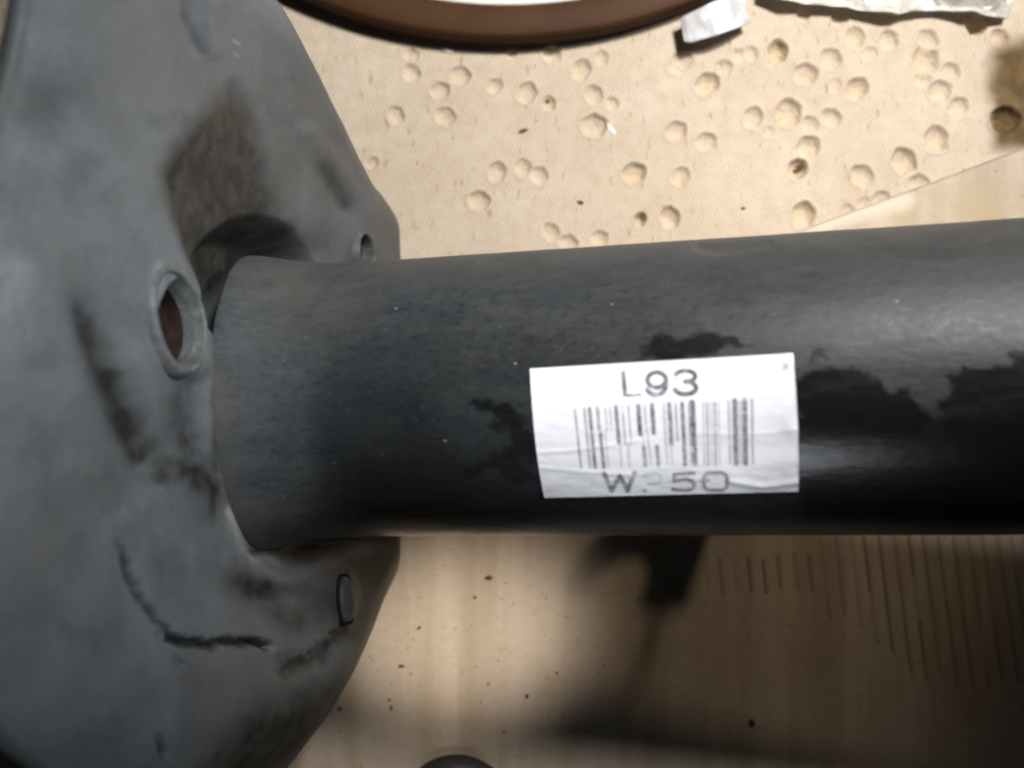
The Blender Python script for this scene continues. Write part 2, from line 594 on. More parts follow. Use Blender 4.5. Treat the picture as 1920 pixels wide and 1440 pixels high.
# --- spring seat: dished round plate, square to the tube
OUT = [(545, 0), (600, 105), (640, 190), (665, 240), (690, 295), (715, 345), (745, 382), (765, 418), (773, 455), (775, 490),
       (776, 600), (775, 800), (768, 950), (762, 1010), (748, 1060), (728, 1115), (700, 1175), (672, 1245), (640, 1320), (605, 1385), (565, 1440)]
HR = 0.0035
th_, R_ = [], []
def drop_at(t):
    t = np.asarray(t) % (2 * np.pi)
    return 0.0034 + 0.0125 * sstep(math.radians(198), math.radians(228), t) * sstep(math.radians(318), math.radians(292), t)


LEFT = [(34, -40), (20, 50), (4, 130), (-12, 190), (-24, 240), (-20, 1385), (4, 1408), (32, 1426), (65, 1448)]
for px, py in OUT + LEFT:
    hh_ = HR if (px, py) in OUT else 0.0
    for it in range(3):
        ray = np.array([(px - 960) / FPX, (720 - py) / FPX, -1.0])
        o = np.array([0, 0, H])
        P = o + ray * (((C + A * hh_ - o) @ A) / (ray @ A)) - C
        tt_ = math.atan2(P @ YV, P @ UP) % (2 * math.pi)
        hh_ = (HR if (px, py) in OUT else 0.0) - (float(drop_at(tt_)) - 0.0034) * 0.9
    ray = np.array([(px - 960) / FPX, (720 - py) / FPX, -1.0])
    o = np.array([0, 0, H])
    t = ((C + A * hh_ - o) @ A) / (ray @ A)
    P = o + ray * t - C - A * hh_
    th_.append(math.atan2(P @ YV, P @ UP) % (2 * math.pi)); R_.append(np.linalg.norm(P))
order = np.argsort(th_)
th_ = np.array(th_)[order]; R_ = np.array(R_)[order]
pad_t = np.concatenate([th_[-2:] - 2 * np.pi, th_, th_[:2] + 2 * np.pi])
pad_r = np.concatenate([R_[-2:], R_, R_[:2]])
o_ = np.argsort(pad_t)
pad_t, pad_r = pad_t[o_], pad_r[o_]

NTH = 760
theta = np.arange(NTH) / NTH * 2 * np.pi
R = np.interp(theta, pad_t, pad_r)
ker = np.exp(-(np.arange(-9, 10) / 4.0) ** 2); ker /= ker.sum()
R = np.convolve(np.concatenate([R[-9:], R, R[:9]]), ker, 'valid')
# keep the lowest point on the cardboard
low = C[2] + A[2] * HR + R * np.cos(theta) * UP[2]
R = np.where(low < 0.0022, (0.0022 - C[2] - A[2] * HR) / (np.cos(theta) * UP[2]), R)
rho = np.concatenate([[0.02], np.linspace(0.10, 0.985, 300)])
h0 = []
RR = rho[:, None] * R[None, :]
hb = 0.0042 * sstep(0.030, 0.066, RR)
P = C + A * hb[..., None] + RR[..., None] * (np.cos(theta)[None, :, None] * UP + np.sin(theta)[None, :, None] * YV)
qx, qy = proj(P)
mm_ = 0.001
D = hb.copy()
# rounded shoulder towards the rim
dt = drop_at(theta)[None, :]
wide = (dt - 0.0034) / 0.0125
D -= dt * np.clip((rho[:, None] - (0.87 - 0.20 * wide)) / (0.13 + 0.20 * wide), 0, 1) ** 1.8
# hollow above the tube (long dark facet) and below it
tri = soft_poly(qx, qy, [(436, 150), (478, 250), (500, 330), (522, 420), (560, 470), (575, 520), (430, 560), (395, 560), (350, 460), (312, 330), (330, 280), (385, 215)], 34)
D -= 3.0 * mm_ * tri * sstep(130, 520, qy)
D -= 7.0 * mm_ * blob(qx, qy, 505, 490, 80, 50)
D -= 2.0 * mm_ * ridge(qx, qy, [(470, 462), (432, 480), (404, 545), (392, 600)], 12)
D -= 6.0 * mm_ * blob(qx, qy, 580, 1020, 120, 22, -4)
# raised boss round the near hole, ridge running down beside the tube
D += 2.2 * mm_ * blob(qx, qy, 330, 610, 95, 150, -6)
D += 1.3 * mm_ * ridge(qx, qy, [(250, 700), (300, 830), (370, 930)], 50)
# trough left of the boss
D -= 1.4 * mm_ * ridge(qx, qy, [(160, 590), (195, 690), (235, 790), (270, 860)], 34)
D += 1.2 * mm_ * ridge(qx, qy, [(70, 500), (110, 700), (160, 860)], 55)
# tab pressed out below, with its torn edge
TAB = [(205, 985), (225, 1060), (262, 1130), (315, 1195), (350, 1207), (420, 1206), (475, 1200), (505, 1215), (560, 1240), (620, 1200),
       (655, 1120), (640, 1050), (560, 1040), (480, 1040), (430, 960), (380, 910), (290, 900)]
cx_ = qx + 16 * (fbm(qx / 22, qy / 22, 141) - 0.5)
cy_ = qy + 22 * (fbm(qx / 20, qy / 20, 143) - 0.5)
cw_ = 0.5 + 1.0 * fbm(qx / 30, qy / 30, 145)
tab = soft_poly(cx_, cy_, TAB, 22)
D += 1.0 * mm_ * tab
D -= 0.8 * mm_ * sstep(990, 1090, qy) * cw_ * ridge(cx_, cy_, [(215, 1010), (232, 1070), (262, 1130), (318, 1198)], 6)
D -= 2.2 * mm_ * cw_ * ridge(cx_, cy_, [(318, 1200), (350, 1206), (400, 1212), (440, 1204), (478, 1200), (500, 1210)], 7)
D -= 0.8 * mm_ * ridge(qx, qy, [(300, 1190), (320, 1225), (345, 1250)], 6)
# lip turned up along the lower edge of the tube and hollow below it
D += 3.0 * mm_ * ridge(qx, qy, [(425, 960), (450, 1010), (490, 1048), (540, 1052)], 14)
D -= 3.6 * mm_ * blob(qx, qy, 490, 1105, 65, 32, 18)
D -= 1.6 * mm_ * blob(qx, qy, 545, 1150, 60, 40, 10)
D += 2.0 * mm_ * blob(qx, qy, 630, 1120, 40, 80, 0)
D -= 1.2 * mm_ * ridge(cx_, cy_, [(545, 1255), (600, 1235), (625, 1195)], 20)
# ridge and dents near the top
D += 0.6 * mm_ * ridge(qx, qy, [(385, -20), (388, 40), (400, 95)], 16)
D -= 0.6 * mm_ * ridge(qx, qy, [(352, -20), (355, 40), (372, 85)], 13)
D -= 1.1 * mm_ * blob(qx, qy, 118, 205, 42, 50)
D -= 0.7 * mm_ * ridge(qx, qy, [(605, 320), (645, 385)], 15)
D += 0.9 * mm_ * ridge(qx, qy, [(580, 250), (640, 330), (690, 400)], 22)
D += 1.5 * mm_ * blob(qx, qy, 680, 460, 36, 60, -5)
D -= 0.8 * mm_ * ridge(qx, qy, [(300, 1385), (310, 1415)], 8)
D -= 1.0 * mm_ * sstep(60, -30, qx + 0.15 * qy)
D += 0.25 * mm_ * (fbm(qx / 150, qy / 150, 31) - 0.5) + 0.06 * mm_ * (fbm(qx / 30, qy / 30, 37) - 0.5)

# clean joint: round the tube the plate follows the curve seen in the photograph
JOINT = [(450, 488), (415, 560), (401, 620), (396, 700), (397, 800), (412, 900), (443, 985), (482, 1030)]
ja, jt = [], []
for px, py in JOINT:
    o = np.array([0, 0, H]) - C
    d = np.array([(px - 960) / FPX, (720 - py) / FPX, -1.0]); d /= np.linalg.norm(d)
    o2 = o - (o @ A) * A; d2 = d - (d @ A) * A
    rj = RT + 0.0024
    a_, b_, c_ = d2 @ d2, 2 * o2 @ d2, o2 @ o2 - rj * rj
    q = (-b_ - math.sqrt(max(0.0, b_ * b_ - 4 * a_ * c_))) / (2 * a_)
    Q = o + d * q
    ja.append(math.atan2(Q @ YV, Q @ UP)); jt.append(Q @ A)
oo = np.argsort(ja)
ja, jt = np.array(ja)[oo], np.array(jt)[oo]
tw = (theta + np.pi) % (2 * np.pi) - np.pi
hj = np.interp(tw, np.concatenate([[-math.pi], ja, [math.pi]]), np.concatenate([[-0.012], jt, [-0.012]]))
kk = np.exp(-(np.arange(-20, 21) / 9.0) ** 2); kk /= kk.sum()
hj = np.convolve(np.concatenate([hj[-20:], hj, hj[:20]]), kk, 'valid')
gapw = sstep(0.35, 0.75, np.abs(tw)) * (tw > 0) * sstep(2.5, 2.0, tw)
hj2 = hj + 0.0006 - 0.0078 * gapw
near = sstep(0.0370, 0.0300, RR)
D = D * (1 - near) + hj2[None, :] * near

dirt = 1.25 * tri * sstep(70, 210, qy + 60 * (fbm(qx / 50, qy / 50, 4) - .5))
dirt = np.maximum(dirt, 1.25 * blob(qx, qy, 515, 474, 62, 34))  # painted shade in the gap above the tube
dirt = np.maximum(dirt, 1.2 * ridge(qx, qy, [(540, 470), (475, 466), (436, 484), (408, 548), (396, 602)], 13))  # contact shadow painted round the tube end
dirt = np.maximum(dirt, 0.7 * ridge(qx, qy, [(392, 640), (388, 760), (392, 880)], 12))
dirt = np.maximum(dirt, 1.2 * ridge(qx, qy, [(480, 1036), (540, 1030), (620, 1020), (740, 1008)], 11))  # painted shadow of the gap along the tube's lower edge
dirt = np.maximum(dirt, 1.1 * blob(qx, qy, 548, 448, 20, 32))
dirt = np.maximum(dirt, 1.05 * ridge(cx_, cy_, [(165, 600), (195, 690), (235, 790), (265, 850)], 30))  # grime and painted shade along the trough
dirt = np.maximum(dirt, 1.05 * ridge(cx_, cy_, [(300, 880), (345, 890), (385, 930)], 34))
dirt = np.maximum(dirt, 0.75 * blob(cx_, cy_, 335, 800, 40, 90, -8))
dirt = np.maximum(dirt, 1.3 * blob(cx_, cy_, 540, 1390, 190, 75, -35))  # painted shade where the seat curves away at the bottom
dirt = np.maximum(dirt, 1.3 * blob(cx_, cy_, 10, 40, 36, 120, 0))  # painted shade in the upper left corner
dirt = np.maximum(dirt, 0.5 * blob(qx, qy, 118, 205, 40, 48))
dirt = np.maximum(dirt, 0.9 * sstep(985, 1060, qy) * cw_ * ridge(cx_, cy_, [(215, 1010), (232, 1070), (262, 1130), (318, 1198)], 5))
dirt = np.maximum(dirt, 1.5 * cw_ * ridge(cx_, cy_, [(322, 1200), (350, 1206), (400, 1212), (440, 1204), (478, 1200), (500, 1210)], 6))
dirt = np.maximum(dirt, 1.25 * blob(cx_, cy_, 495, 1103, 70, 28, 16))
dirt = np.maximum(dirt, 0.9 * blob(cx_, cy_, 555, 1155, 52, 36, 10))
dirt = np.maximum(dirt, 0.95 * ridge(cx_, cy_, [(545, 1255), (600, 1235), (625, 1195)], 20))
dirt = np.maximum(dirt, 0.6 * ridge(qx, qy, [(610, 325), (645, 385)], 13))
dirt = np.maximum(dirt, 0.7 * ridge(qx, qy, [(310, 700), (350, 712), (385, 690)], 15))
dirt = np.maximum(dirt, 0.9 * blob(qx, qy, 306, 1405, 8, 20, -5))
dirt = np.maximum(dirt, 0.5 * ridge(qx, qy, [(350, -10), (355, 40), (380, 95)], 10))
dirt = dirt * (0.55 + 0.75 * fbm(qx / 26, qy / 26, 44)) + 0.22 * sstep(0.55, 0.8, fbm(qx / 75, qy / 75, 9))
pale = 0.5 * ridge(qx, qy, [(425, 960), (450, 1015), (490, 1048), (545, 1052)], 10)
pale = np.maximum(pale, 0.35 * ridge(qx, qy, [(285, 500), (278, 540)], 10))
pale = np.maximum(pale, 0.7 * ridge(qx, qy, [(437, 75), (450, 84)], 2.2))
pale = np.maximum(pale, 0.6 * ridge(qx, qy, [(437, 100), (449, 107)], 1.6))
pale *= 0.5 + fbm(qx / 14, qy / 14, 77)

front = C + A * D[..., None] + RR[..., None] * (np.cos(theta)[None, :, None] * UP + np.sin(theta)[None, :, None] * YV)
# rolled rim and back face
rows = [front]
dr = [dirt]; pr = [pale]
hl = D[-1]
T = 0.0030
for k in range(1, 9):
    a = k / 8 * math.pi
    hh = hl - T / 2 + T / 2 * math.cos(a)
    rr = R * 0.985 + T / 2 * math.sin(a)
    rows.append((C + A * hh[:, None] + rr[:, None] * (np.cos(theta)[:, None] * UP + np.sin(theta)[:, None] * YV))[None])
    dr.append(np.full((1, NTH), 0.3)); pr.append(np.zeros((1, NTH)))
for f in (0.9, 0.75, 0.6, 0.4, 0.2, 0.02):
    i = int(np.argmin(abs(rho - f)))
    hh = D[i] - T - 0.0025
    rr = RR[i]
    rows.append((C + A * hh[:, None] + rr[:, None] * (np.cos(theta)[:, None] * UP + np.sin(theta)[:, None] * YV))[None])
    dr.append(np.full((1, NTH), 0.4)); pr.append(np.zeros((1, NTH)))
VV = np.concatenate(rows)
F = grid_faces(VV.shape[0], NTH, True)
cx, cy = proj(VV.reshape(-1, 3)[F].mean(1))
nf = (rho.size - 1) * NTH
isfront = np.arange(len(F)) < nf


def ray_seat(px, py):
    """nearest front vertex to a photo pixel, and the surface normal round it"""
    X, Y = proj(front)
    i = np.argmin((X - px) ** 2 + (Y - py) ** 2)
    return front.reshape(-1, 3)[i]


HOLES = [  # name, px, py, semi-minor, semi-major, lean, label
    ("bolt_hole", 332, 602, 40, 86, 8, "large bolt hole with a raised worn lip and rusty inside"),
    ("bolt_hole", 684, 474, 15, 34, 4, "small bolt hole beside the upper edge of the tube"),
    ("slot", 647, 1123, 14, 44, 4, "narrow slot below the tube")]
for nm, px, py, a_, b_, lean, lb in HOLES:
    c_, s_ = math.cos(math.radians(lean)), math.sin(math.radians(lean))
    u = (cx - px) * c_ - (cy - py) * s_ * -1
    v = -(cx - px) * s_ + (cy - py) * c_
    if nm == "slot":
        continue
    keep = ~(isfront & ((u / (a_ * 0.98)) ** 2 + (v / (b_ * 0.98)) ** 2 < 1))
    F, cx, cy, isfront = F[keep], cx[keep], cy[keep], isfront[keep]
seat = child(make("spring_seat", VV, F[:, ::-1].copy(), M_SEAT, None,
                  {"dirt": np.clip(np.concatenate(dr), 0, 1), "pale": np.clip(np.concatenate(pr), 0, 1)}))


def hole_collar(px, py, a_, b_, lean, depth, label, lipw=0.3, lift=0.0006):
    """pressed hole: rounded lip, inner wall and a dark bottom, built round the hole's own axis"""
    Pc = ray_seat(px, py)
    d = H - Pc[2]
    rb = b_ / FPX * d / math.cos(math.atan((px - 960) / FPX)) ** 0
    view = np.array([0, 0, H]) - Pc; view /= np.linalg.norm(view)
    # axis of the hole: foreshortened by a_/b_ along the leaning minor axis
    mdir = np.array([math.cos(math.radians(lean)), math.sin(math.radians(lean)), 0])
    mdir = mdir - (mdir @ view) * view; mdir /= np.linalg.norm(mdir)
    ca = a_ / b_
    ax = view * ca + mdir * math.sqrt(1 - ca * ca)
    e1 = np.cross(view, mdir); e1 /= np.linalg.norm(e1)
    e2 = np.cross(ax, e1)
    n = 56
    ph = np.arange(n) / n * 2 * np.pi
    prof = [(1 + lipw * 1.7, -0.0035), (1 + lipw * 1.45, -0.0004), (1 + lipw * 1.1, lift * 0.9), (1 + lipw * 0.7, lift * 1.7),
            (1 + lipw * 0.3, lift * 1.8), (1.03, lift * 1.0), (0.97, -lift * 0.6), (0.94, -0.0012), (0.92, -0.0024)]
    ring = []
    for r, h in prof:
        wob = 1 + 0.03 * np.sin(2 * ph + 1) + 0.02 * np.sin(3 * ph)
        ring.append(Pc + ax * h + (rb * r * wob)[:, None] * (np.cos(ph)[:, None] * e1 + np.sin(ph)[:, None] * e2))
    ring = np.array(ring)
    lip = make("bolt_hole", ring, grid_faces(len(prof), n, True), M_LIP)
    lip["label"] = label
    wall = []
    for r, h in [(0.92, -0.0024), (0.90, -0.004), (0.88, -depth * 0.7), (0.86, -depth), (0.4, -depth - 0.0003), (0.01, -depth - 0.0003)]:
        wall.append(Pc + ax * h + (rb * r) * (np.cos(ph)[:, None] * e1 + np.sin(ph)[:, None] * e2))
    w = make("hole_lining", np.array(wall), grid_faces(len(wall), n, True), M_RUST)
    lip.parent = seat
    w.parent = lip
    return lip


hole_collar(332, 602, 40, 86, 8, 0.013, HOLES[0][6], 0.15, 0.0006)
hole_collar(684, 474, 13, 32, 4, 0.007, HOLES[1][6], 0.22, 0.0005)

# plug seated in the slot at the lower edge: an oval button in a thin dark gap
Pc = ray_seat(648, 1124)
bx = []
n = 48
ph = np.arange(n) / n * 2 * np.pi
vw = np.array([0, 0, H]) - Pc; vw /= np.linalg.norm(vw)
e2 = np.array([0.10, -1.0, 0]); e2 -= (e2 @ vw) * vw; e2 /= np.linalg.norm(e2)
e1 = np.cross(e2, vw)
axn = vw * 0.55 + e1 * (-0.8 if e1[0] < 0 else 0.8); axn /= np.linalg.norm(axn)
w1 = 15 / FPX * (H - Pc[2]) / 0.6
w2 = 44 / FPX * (H - Pc[2])
f1 = np.cross(e2, axn); f1 /= np.linalg.norm(f1)


def oval(r, h):
    return Pc + axn * h + (np.sign(np.cos(ph)) * abs(np.cos(ph)) ** 0.8 * w1 * r)[:, None] * f1 + (np.sin(ph) * w2 * (1 - (1 - r) * 0.6))[:, None] * e2


gap = make("slot", np.array([oval(1.16, -0.0012), oval(1.11, 0.0002), oval(1.06, 0.0003), oval(1.0, 0.0001), oval(0.98, -0.002)]), grid_faces(5, n, True), M_BLACK)
gap.parent = seat
plug = make("slot_plug", np.array([oval(0.95, -0.002), oval(0.93, 0.0002), oval(0.84, 0.0007), oval(0.5, 0.0009), oval(0.02, 0.0009)]), grid_faces(5, n, True), M_SEAT)
plug.parent = gap

# --- tube
NT_, NA = 520, 260
t1 = 0.205
ts = np.concatenate([np.linspace(0.0, 0.152, NT_ - 12 - 5), np.linspace(0.155, t1, 12)])
al = np.arange(NA) / NA * 2 * np.pi
aw = (al + np.pi) % (2 * np.pi) - np.pi
tend = np.interp(aw, np.concatenate([[-math.pi], ja, [math.pi]]), np.concatenate([[-0.012], jt, [-0.012]]))
k2 = np.exp(-(np.arange(-12, 13) / 5.0) ** 2); k2 /= k2.sum()
tend = np.convolve(np.concatenate([tend[-12:], tend, tend[:12]]), k2, 'valid')
flare = 0.0026 * np.exp(-(ts / 0.0085) ** 1.6)
# rounded free end, then the wall
off_t = np.array([0.004, 0.0006, -0.0004, -0.0007, -0.0005])
off_r = np.array([-0.0046, -0.0040, -0.0026, -0.0013, -0.0004])
tsx = np.concatenate([off_t, ts])
rt = np.concatenate([RT + 0.0026 + off_r, RT + flare])
TT = tsx[:, None] + tend[None, :] * np.exp(-np.clip(tsx, 0, None) / 0.022)[:, None]
TT[:5] = off_t[:, None] + tend[None, :]
P = C + A * TT[..., None] + rt[:, None, None] * (np.cos(al)[None, :, None] * UP + np.sin(al)[None, :, None] * YV)
qx, qy = proj(P)
hid = np.cos(al)[None, :] < -0.2
jx, jy = qx + 70 * (fbm(qx / 34, qy / 20, 61, 5) - 0.5), qy + 62 * (fbm(qx / 44, qy / 22, 63, 5) - 0.5)
SM = [[(1185, 668), (1200, 648), (1250, 634), (1290, 630), (1320, 622), (1358, 612), (1342, 632), (1428, 640), (1400, 655), (1330, 662), (1280, 672)],
      [(900, 742), (930, 738), (960, 772), (992, 796), (1006, 830), (1006, 890), (930, 888), (850, 872), (930, 860), (952, 830), (935, 790)],
      [(1490, 700), (1560, 682), (1620, 692), (1690, 732), (1740, 790), (1745, 860), (1490, 920)],
      [(1785, 700), (1850, 690), (1940, 655), (1960, 880), (1760, 850), (1770, 740)],
      [(1500, 655), (1530, 650), (1560, 664), (1515, 668)]]
wipe = np.zeros_like(qx)
for k_, pts in enumerate(SM):
    wipe = np.maximum(wipe, soft_poly(jx, jy, pts, 7))
streak = fbm(qx / 60, qy / 9, 71)
dust = 0.60 + 0.22 * (fbm(qx / 70, qy / 50, 51) - 0.5) + 0.12 * (streak - 0.5)
dust *= 1 - 0.28 * sstep(560, 680, qx) * sstep(560, 680, qy + 0.06 * (qx - 700) - 30 * (fbm(qx / 80, qy / 60, 57) - .5)) * sstep(1650, 1200, qx)
dust += 0.28 * sstep(640, 440, qx) + 0.16 * sstep(620, 470, qy)
dust *= 1 - 0.55 * sstep(780, 900, qy + 40 * (fbm(qx / 60, qy / 40, 52) - .5)) * sstep(560, 700, qx)
dust *= 1 - 0.35 * sstep(560, 620, qx) * sstep(900, 780, qx) * sstep(640, 760, qy)
dust *= 1 - 0.85 * sstep(1470, 1530, qx) * sstep(745, 800, jy)
dust *= 0.92
dust *= 1 - 0.93 * wipe * (0.75 + 0.25 * sstep(0.35, 0.6, streak))
dust = np.clip(np.where(hid, 0.3, dust), 0, 1)
brown = np.clip(0.40 * sstep(560, 440, qy) + 0.5 * blob(qx, qy, 560, 560, 110, 60) + 0.6 * ridge(qx, qy, [(400, 700), (415, 900), (480, 1020)], 30)
                + 0.35 * sstep(900, 980, qy) * sstep(720, 560, qx), 0, 1) * ~hid
# small dents and scuffs so the surface is not perfectly true
r2 = 0.00012 * (fbm(qx / 120, qy / 90, 81) - 0.5) - 0.0005 * ridge(qx, qy, [(1310, 462), (1350, 468), (1440, 455)], 8)
P = P + (r2[..., None]) * (np.cos(al)[None, :, None] * UP + np.sin(al)[None, :, None] * YV)
vt = P.reshape(-1, 3)
ft = grid_faces(NT_, NA, True)
capc = C + A * t1
tube = child(make("tube", vt, ft[:, ::-1].copy(), M_TUBE, None, {"dust": dust, "brown": brown}))
ph = np.arange(64) / 64 * 2 * np.pi
dirs = np.cos(ph)[:, None] * UP + np.sin(ph)[:, None] * YV
cap = np.array([C + A * (t1 - 0.001) + RT * 0.999 * dirs, C + A * (t1 + 0.001) + RT * 0.93 * dirs, C + A * (t1 + 0.001) + 0.012 * dirs,
                C + A * (t1 + 0.006) + 0.011 * dirs, C + A * (t1 + 0.006) + 0.0001 * dirs])
child(make("end_cap", cap, grid_faces(5, 64, True)[:, ::-1].copy(), M_BRACKET))

# --- unseen bracket under the tube (shaped for its shadow on the cardboard)
def plate_mesh(outline, thick, origin, ex, ey, ez):
    n = len(outline)
    v = [origin + ex * x + ey * y + ez * s for s in (-thick / 2, thick / 2) for x, y in outline]
    f = [tuple(range(n))[::-1], tuple(range(n, 2 * n))]
    f += [(i, (i + 1) % n, n + (i + 1) % n, n + i) for i in range(n)]
    return v, f


# --- sticker, wrapped on the tube
def cyl_hit(px, py, r):
    o = np.array([0, 0, H]) - C
    d = np.array([(px - 960) / FPX, (720 - py) / FPX, -1.0]); d /= np.linalg.norm(d)
    o2 = o - (o @ A) * A; d2 = d - (d @ A) * A
    a, b, c = d2 @ d2, 2 * o2 @ d2, o2 @ o2 - r * r
    t = (-b - math.sqrt(b * b - 4 * a * c)) / (2 * a)
    Q = o + d * t
    return Q @ A, math.atan2(Q @ YV, Q @ UP)


RS = RT + 0.00022
q00, q10, q11, q01 = [np.array(cyl_hit(*p, RS)) for p in ((994, 691), (1487, 662), (1497, 921), (1021, 933))]
nu, nv = 420, 220
u = np.linspace(0, 1, nu)[:, None]; v = np.linspace(0, 1, nv)[None, :]
ta = [(q00[k] * (1 - u) * (1 - v) + q10[k] * u * (1 - v) + q11[k] * u * v + q01[k] * (1 - u) * v) for k in (0, 1)]
rad = np.full((nu, nv), RS)


def wrap(tt, aa, r):
    return C + tt[..., None] * A + r[..., None] * (np.cos(aa)[..., None] * UP + np.sin(aa)[..., None] * YV)


P = wrap(ta[0], ta[1], rad)
qx, qy = proj(P)
wr = 0.00010 * ridge(qx, qy, [(1005, 848), (1060, 846), (1120, 838), (1200, 826)], 5) \
   + 0.00010 * ridge(qx, qy, [(1495, 803), (1440, 812), (1380, 815), (1300, 812)], 5) \
   + 0.00008 * ridge(qx, qy, [(1010, 876), (1090, 884), (1180, 890)], 5) \
   + 0.00015 * ridge(qx, qy, [(1370, 903), (1430, 912), (1497, 905)], 6) \
   + 0.00030 * blob(qx, qy, 1490, 805, 20, 14) + 0.00025 * blob(qx, qy, 1480, 680, 14, 14)
wr += 0.00010 * (fbm(qx / 40, qy / 12, 90) - 0.5)
P = wrap(ta[0], ta[1], rad + wr)
ink = np.zeros_like(qx)
K, OX, OY = 0.32292, 940.0, 600.0


def stroke(pts, w, dark, soft=1.6):
    global ink
    p = [(OX + a * K, OY + b * K) for a, b in pts]
    d = dist_poly(qx, qy, p)
    ink = np.maximum(ink, dark * sstep(w * K / 2 + soft, w * K / 2 - soft, d))


def arc(cx, cy, rx, ry, a0, a1, n=18):
    return [(cx + rx * math.cos(math.radians(a0 + (a1 - a0) * i / n)), cy + ry * math.sin(math.radians(a0 + (a1 - a0) * i / n))) for i in range(n + 1)]


stroke([(708, 308), (718, 432)], 26, 0.85)
stroke([(722, 438), (805, 434)], 15, 0.85)
stroke(arc(902, 348, 54, 44, 0, 360), 27, 0.95)
stroke([(956, 345)] + arc(898, 375, 58, 60, 0, 150), 27, 0.95)
stroke(arc(1068, 326, 58, 32, 200, 450), 27, 0.96)
stroke(arc(1068, 394, 64, 37, -90, 160), 27, 0.97)
stroke([(598, 892), (640, 992), (688, 905), (732, 992), (772, 890)], 27, 0.86)
stroke([(828, 990), (836, 990)], 24, 0.62)
stroke([(825, 905), (890, 892)] + arc(890, 922, 36, 30, -80, 90) + [(850, 954)], 15, 0.40)
stroke([(1118, 890), (1005, 896), (1002, 936)], 22, 0.80)
stroke([(1002, 936), (1060, 926)] + arc(1062, 958, 58, 33, -80, 100) + [(995, 984)], 22, 0.84)
stroke(arc(1215, 925, 40, 38, 180, 270) + arc(1270, 922, 40, 36, 270, 360) + arc(1272, 955, 38, 34, 0, 90) + arc(1218, 958, 42, 32, 90, 180) + [(1175, 925)], 22, 0.80)
stroke([(1160, 936), (1205, 932)], 16, 0.7)
BARS = [(425, 520, 855, 9, .7), (480, 515, 855, 12, .35), (510, 515, 855, 17, .8), (556, 510, 640, 16, .45), (562, 660, 855, 18, .75), (602, 505, 640, 8, .25), (590, 640, 850, 6, .25),
        (665, 505, 710, 20, .65), (702, 505, 718, 10, .35), (737, 500, 718, 9, .35), (795, 500, 662, 22, .85), (812, 738, 842, 20, .6), (832, 500, 650, 10, .25), (846, 740, 838, 9, .25),
        (875, 495, 655, 21, .75), (890, 735, 840, 20, .6), (942, 490, 730, 9, .3), (975, 490, 722, 22, .72), (1012, 488, 700, 14, .22), (1050, 485, 838, 20, .75), (1085, 485, 835, 8, .3),
        (1108, 480, 836, 28, .88), (1320, 475, 830, 10, .4), (1356, 470, 830, 27, .78), (1385, 468, 830, 8, .4), (1412, 465, 830, 27, .82), (1455, 462, 828, 12, .45)]
for bx_, y0, y1, w, dk in BARS:
    ln = 0.105 - 0.09 * (bx_ - 425) / 1030
    stroke([(bx_ + (y0 - 500) * ln * 0.9, y0), (bx_ + (y1 - 500) * ln, y1)], w * 1.2, 1 - (1 - dk) * 0.55, 2.0)
for k, (w, dk) in enumerate([(9, .55), (14, .62), (8, .5), (16, .62), (9, .5)]):
    stroke([(1172 + k * 22, 482), (1180 + k * 22, 842)], w, dk)
for bx_, y0, y1 in ((630, 505, 640), (690, 720, 845), (735, 715, 848), (820, 662, 740), (850, 660, 738), (958, 725, 838), (985, 720, 838)):
    stroke([(bx_, y0), (bx_ + (y1 - y0) * 0.07, y1)], 13, 0.42)
band = sstep(26, 8, abs(qy - (OY + 690 * K))) * sstep(1235, 1300, qx) * sstep(1500, 1440, qx)
ink = np.maximum(ink * (0.8 + 0.4 * fbm(qx / 9, qy / 14, 95)), 0.20 * band * fbm(qx / 30, qy / 8, 99))
ink *= 1 - 0.5 * sstep(0.66, 0.78, fbm(qx / 22, qy / 9, 101))
ink = np.maximum(ink, 0.5 * blob(qx, qy, 1473, 687, 5, 7, 20) + 0.15 * ridge(qx, qy, [(1385, 698), (1410, 690)], 3))
smudge = np.clip(0.55 * sstep(840, 930, qy) + 0.5 * sstep(1400, 1500, qx) * sstep(700, 800, qy) + 0.6 * blob(qx, qy, 1480, 900, 30, 26) + 0.4 * blob(qx, qy, 1050, 915, 40, 14), 0, 1)
top = P.reshape(-1, 3)
lowr = wrap(ta[0], ta[1], np.full((nu, nv), RT + 0.00002)).reshape(-1, 3)
loop = np.array([i * nv for i in range(nu)] + [(nu - 1) * nv + j for j in range(1, nv)] + [i * nv + nv - 1 for i in range(nu - 2, -1, -1)] + [j for j in range(nv - 2, 0, -1)])
k = len(loop); i = np.arange(k)
Fs = np.concatenate([grid_faces(nu, nv), np.stack([loop, len(top) + i, len(top) + (i + 1) % k, loop[(i + 1) % k]], -1)])
stk = child(make("label_sticker", np.concatenate([top, lowr[loop]]), Fs, M_LABEL, None,
                 {"ink": np.concatenate([np.clip(ink, 0, 1).ravel(), np.zeros(k)]), "smudge": np.concatenate([smudge.ravel(), np.zeros(k)])}))
stk["label"] = "white paper sticker reading L93 above a barcode"

# bracket: unseen hook on a thin stem, shaped to cast the hooked shadow
def under(px, t_off=0.0):
    """point on the underside of the tube at the tube position seen at column px"""
    tt, _ = cyl_hit(px, 720, RT)
    return C + A * tt


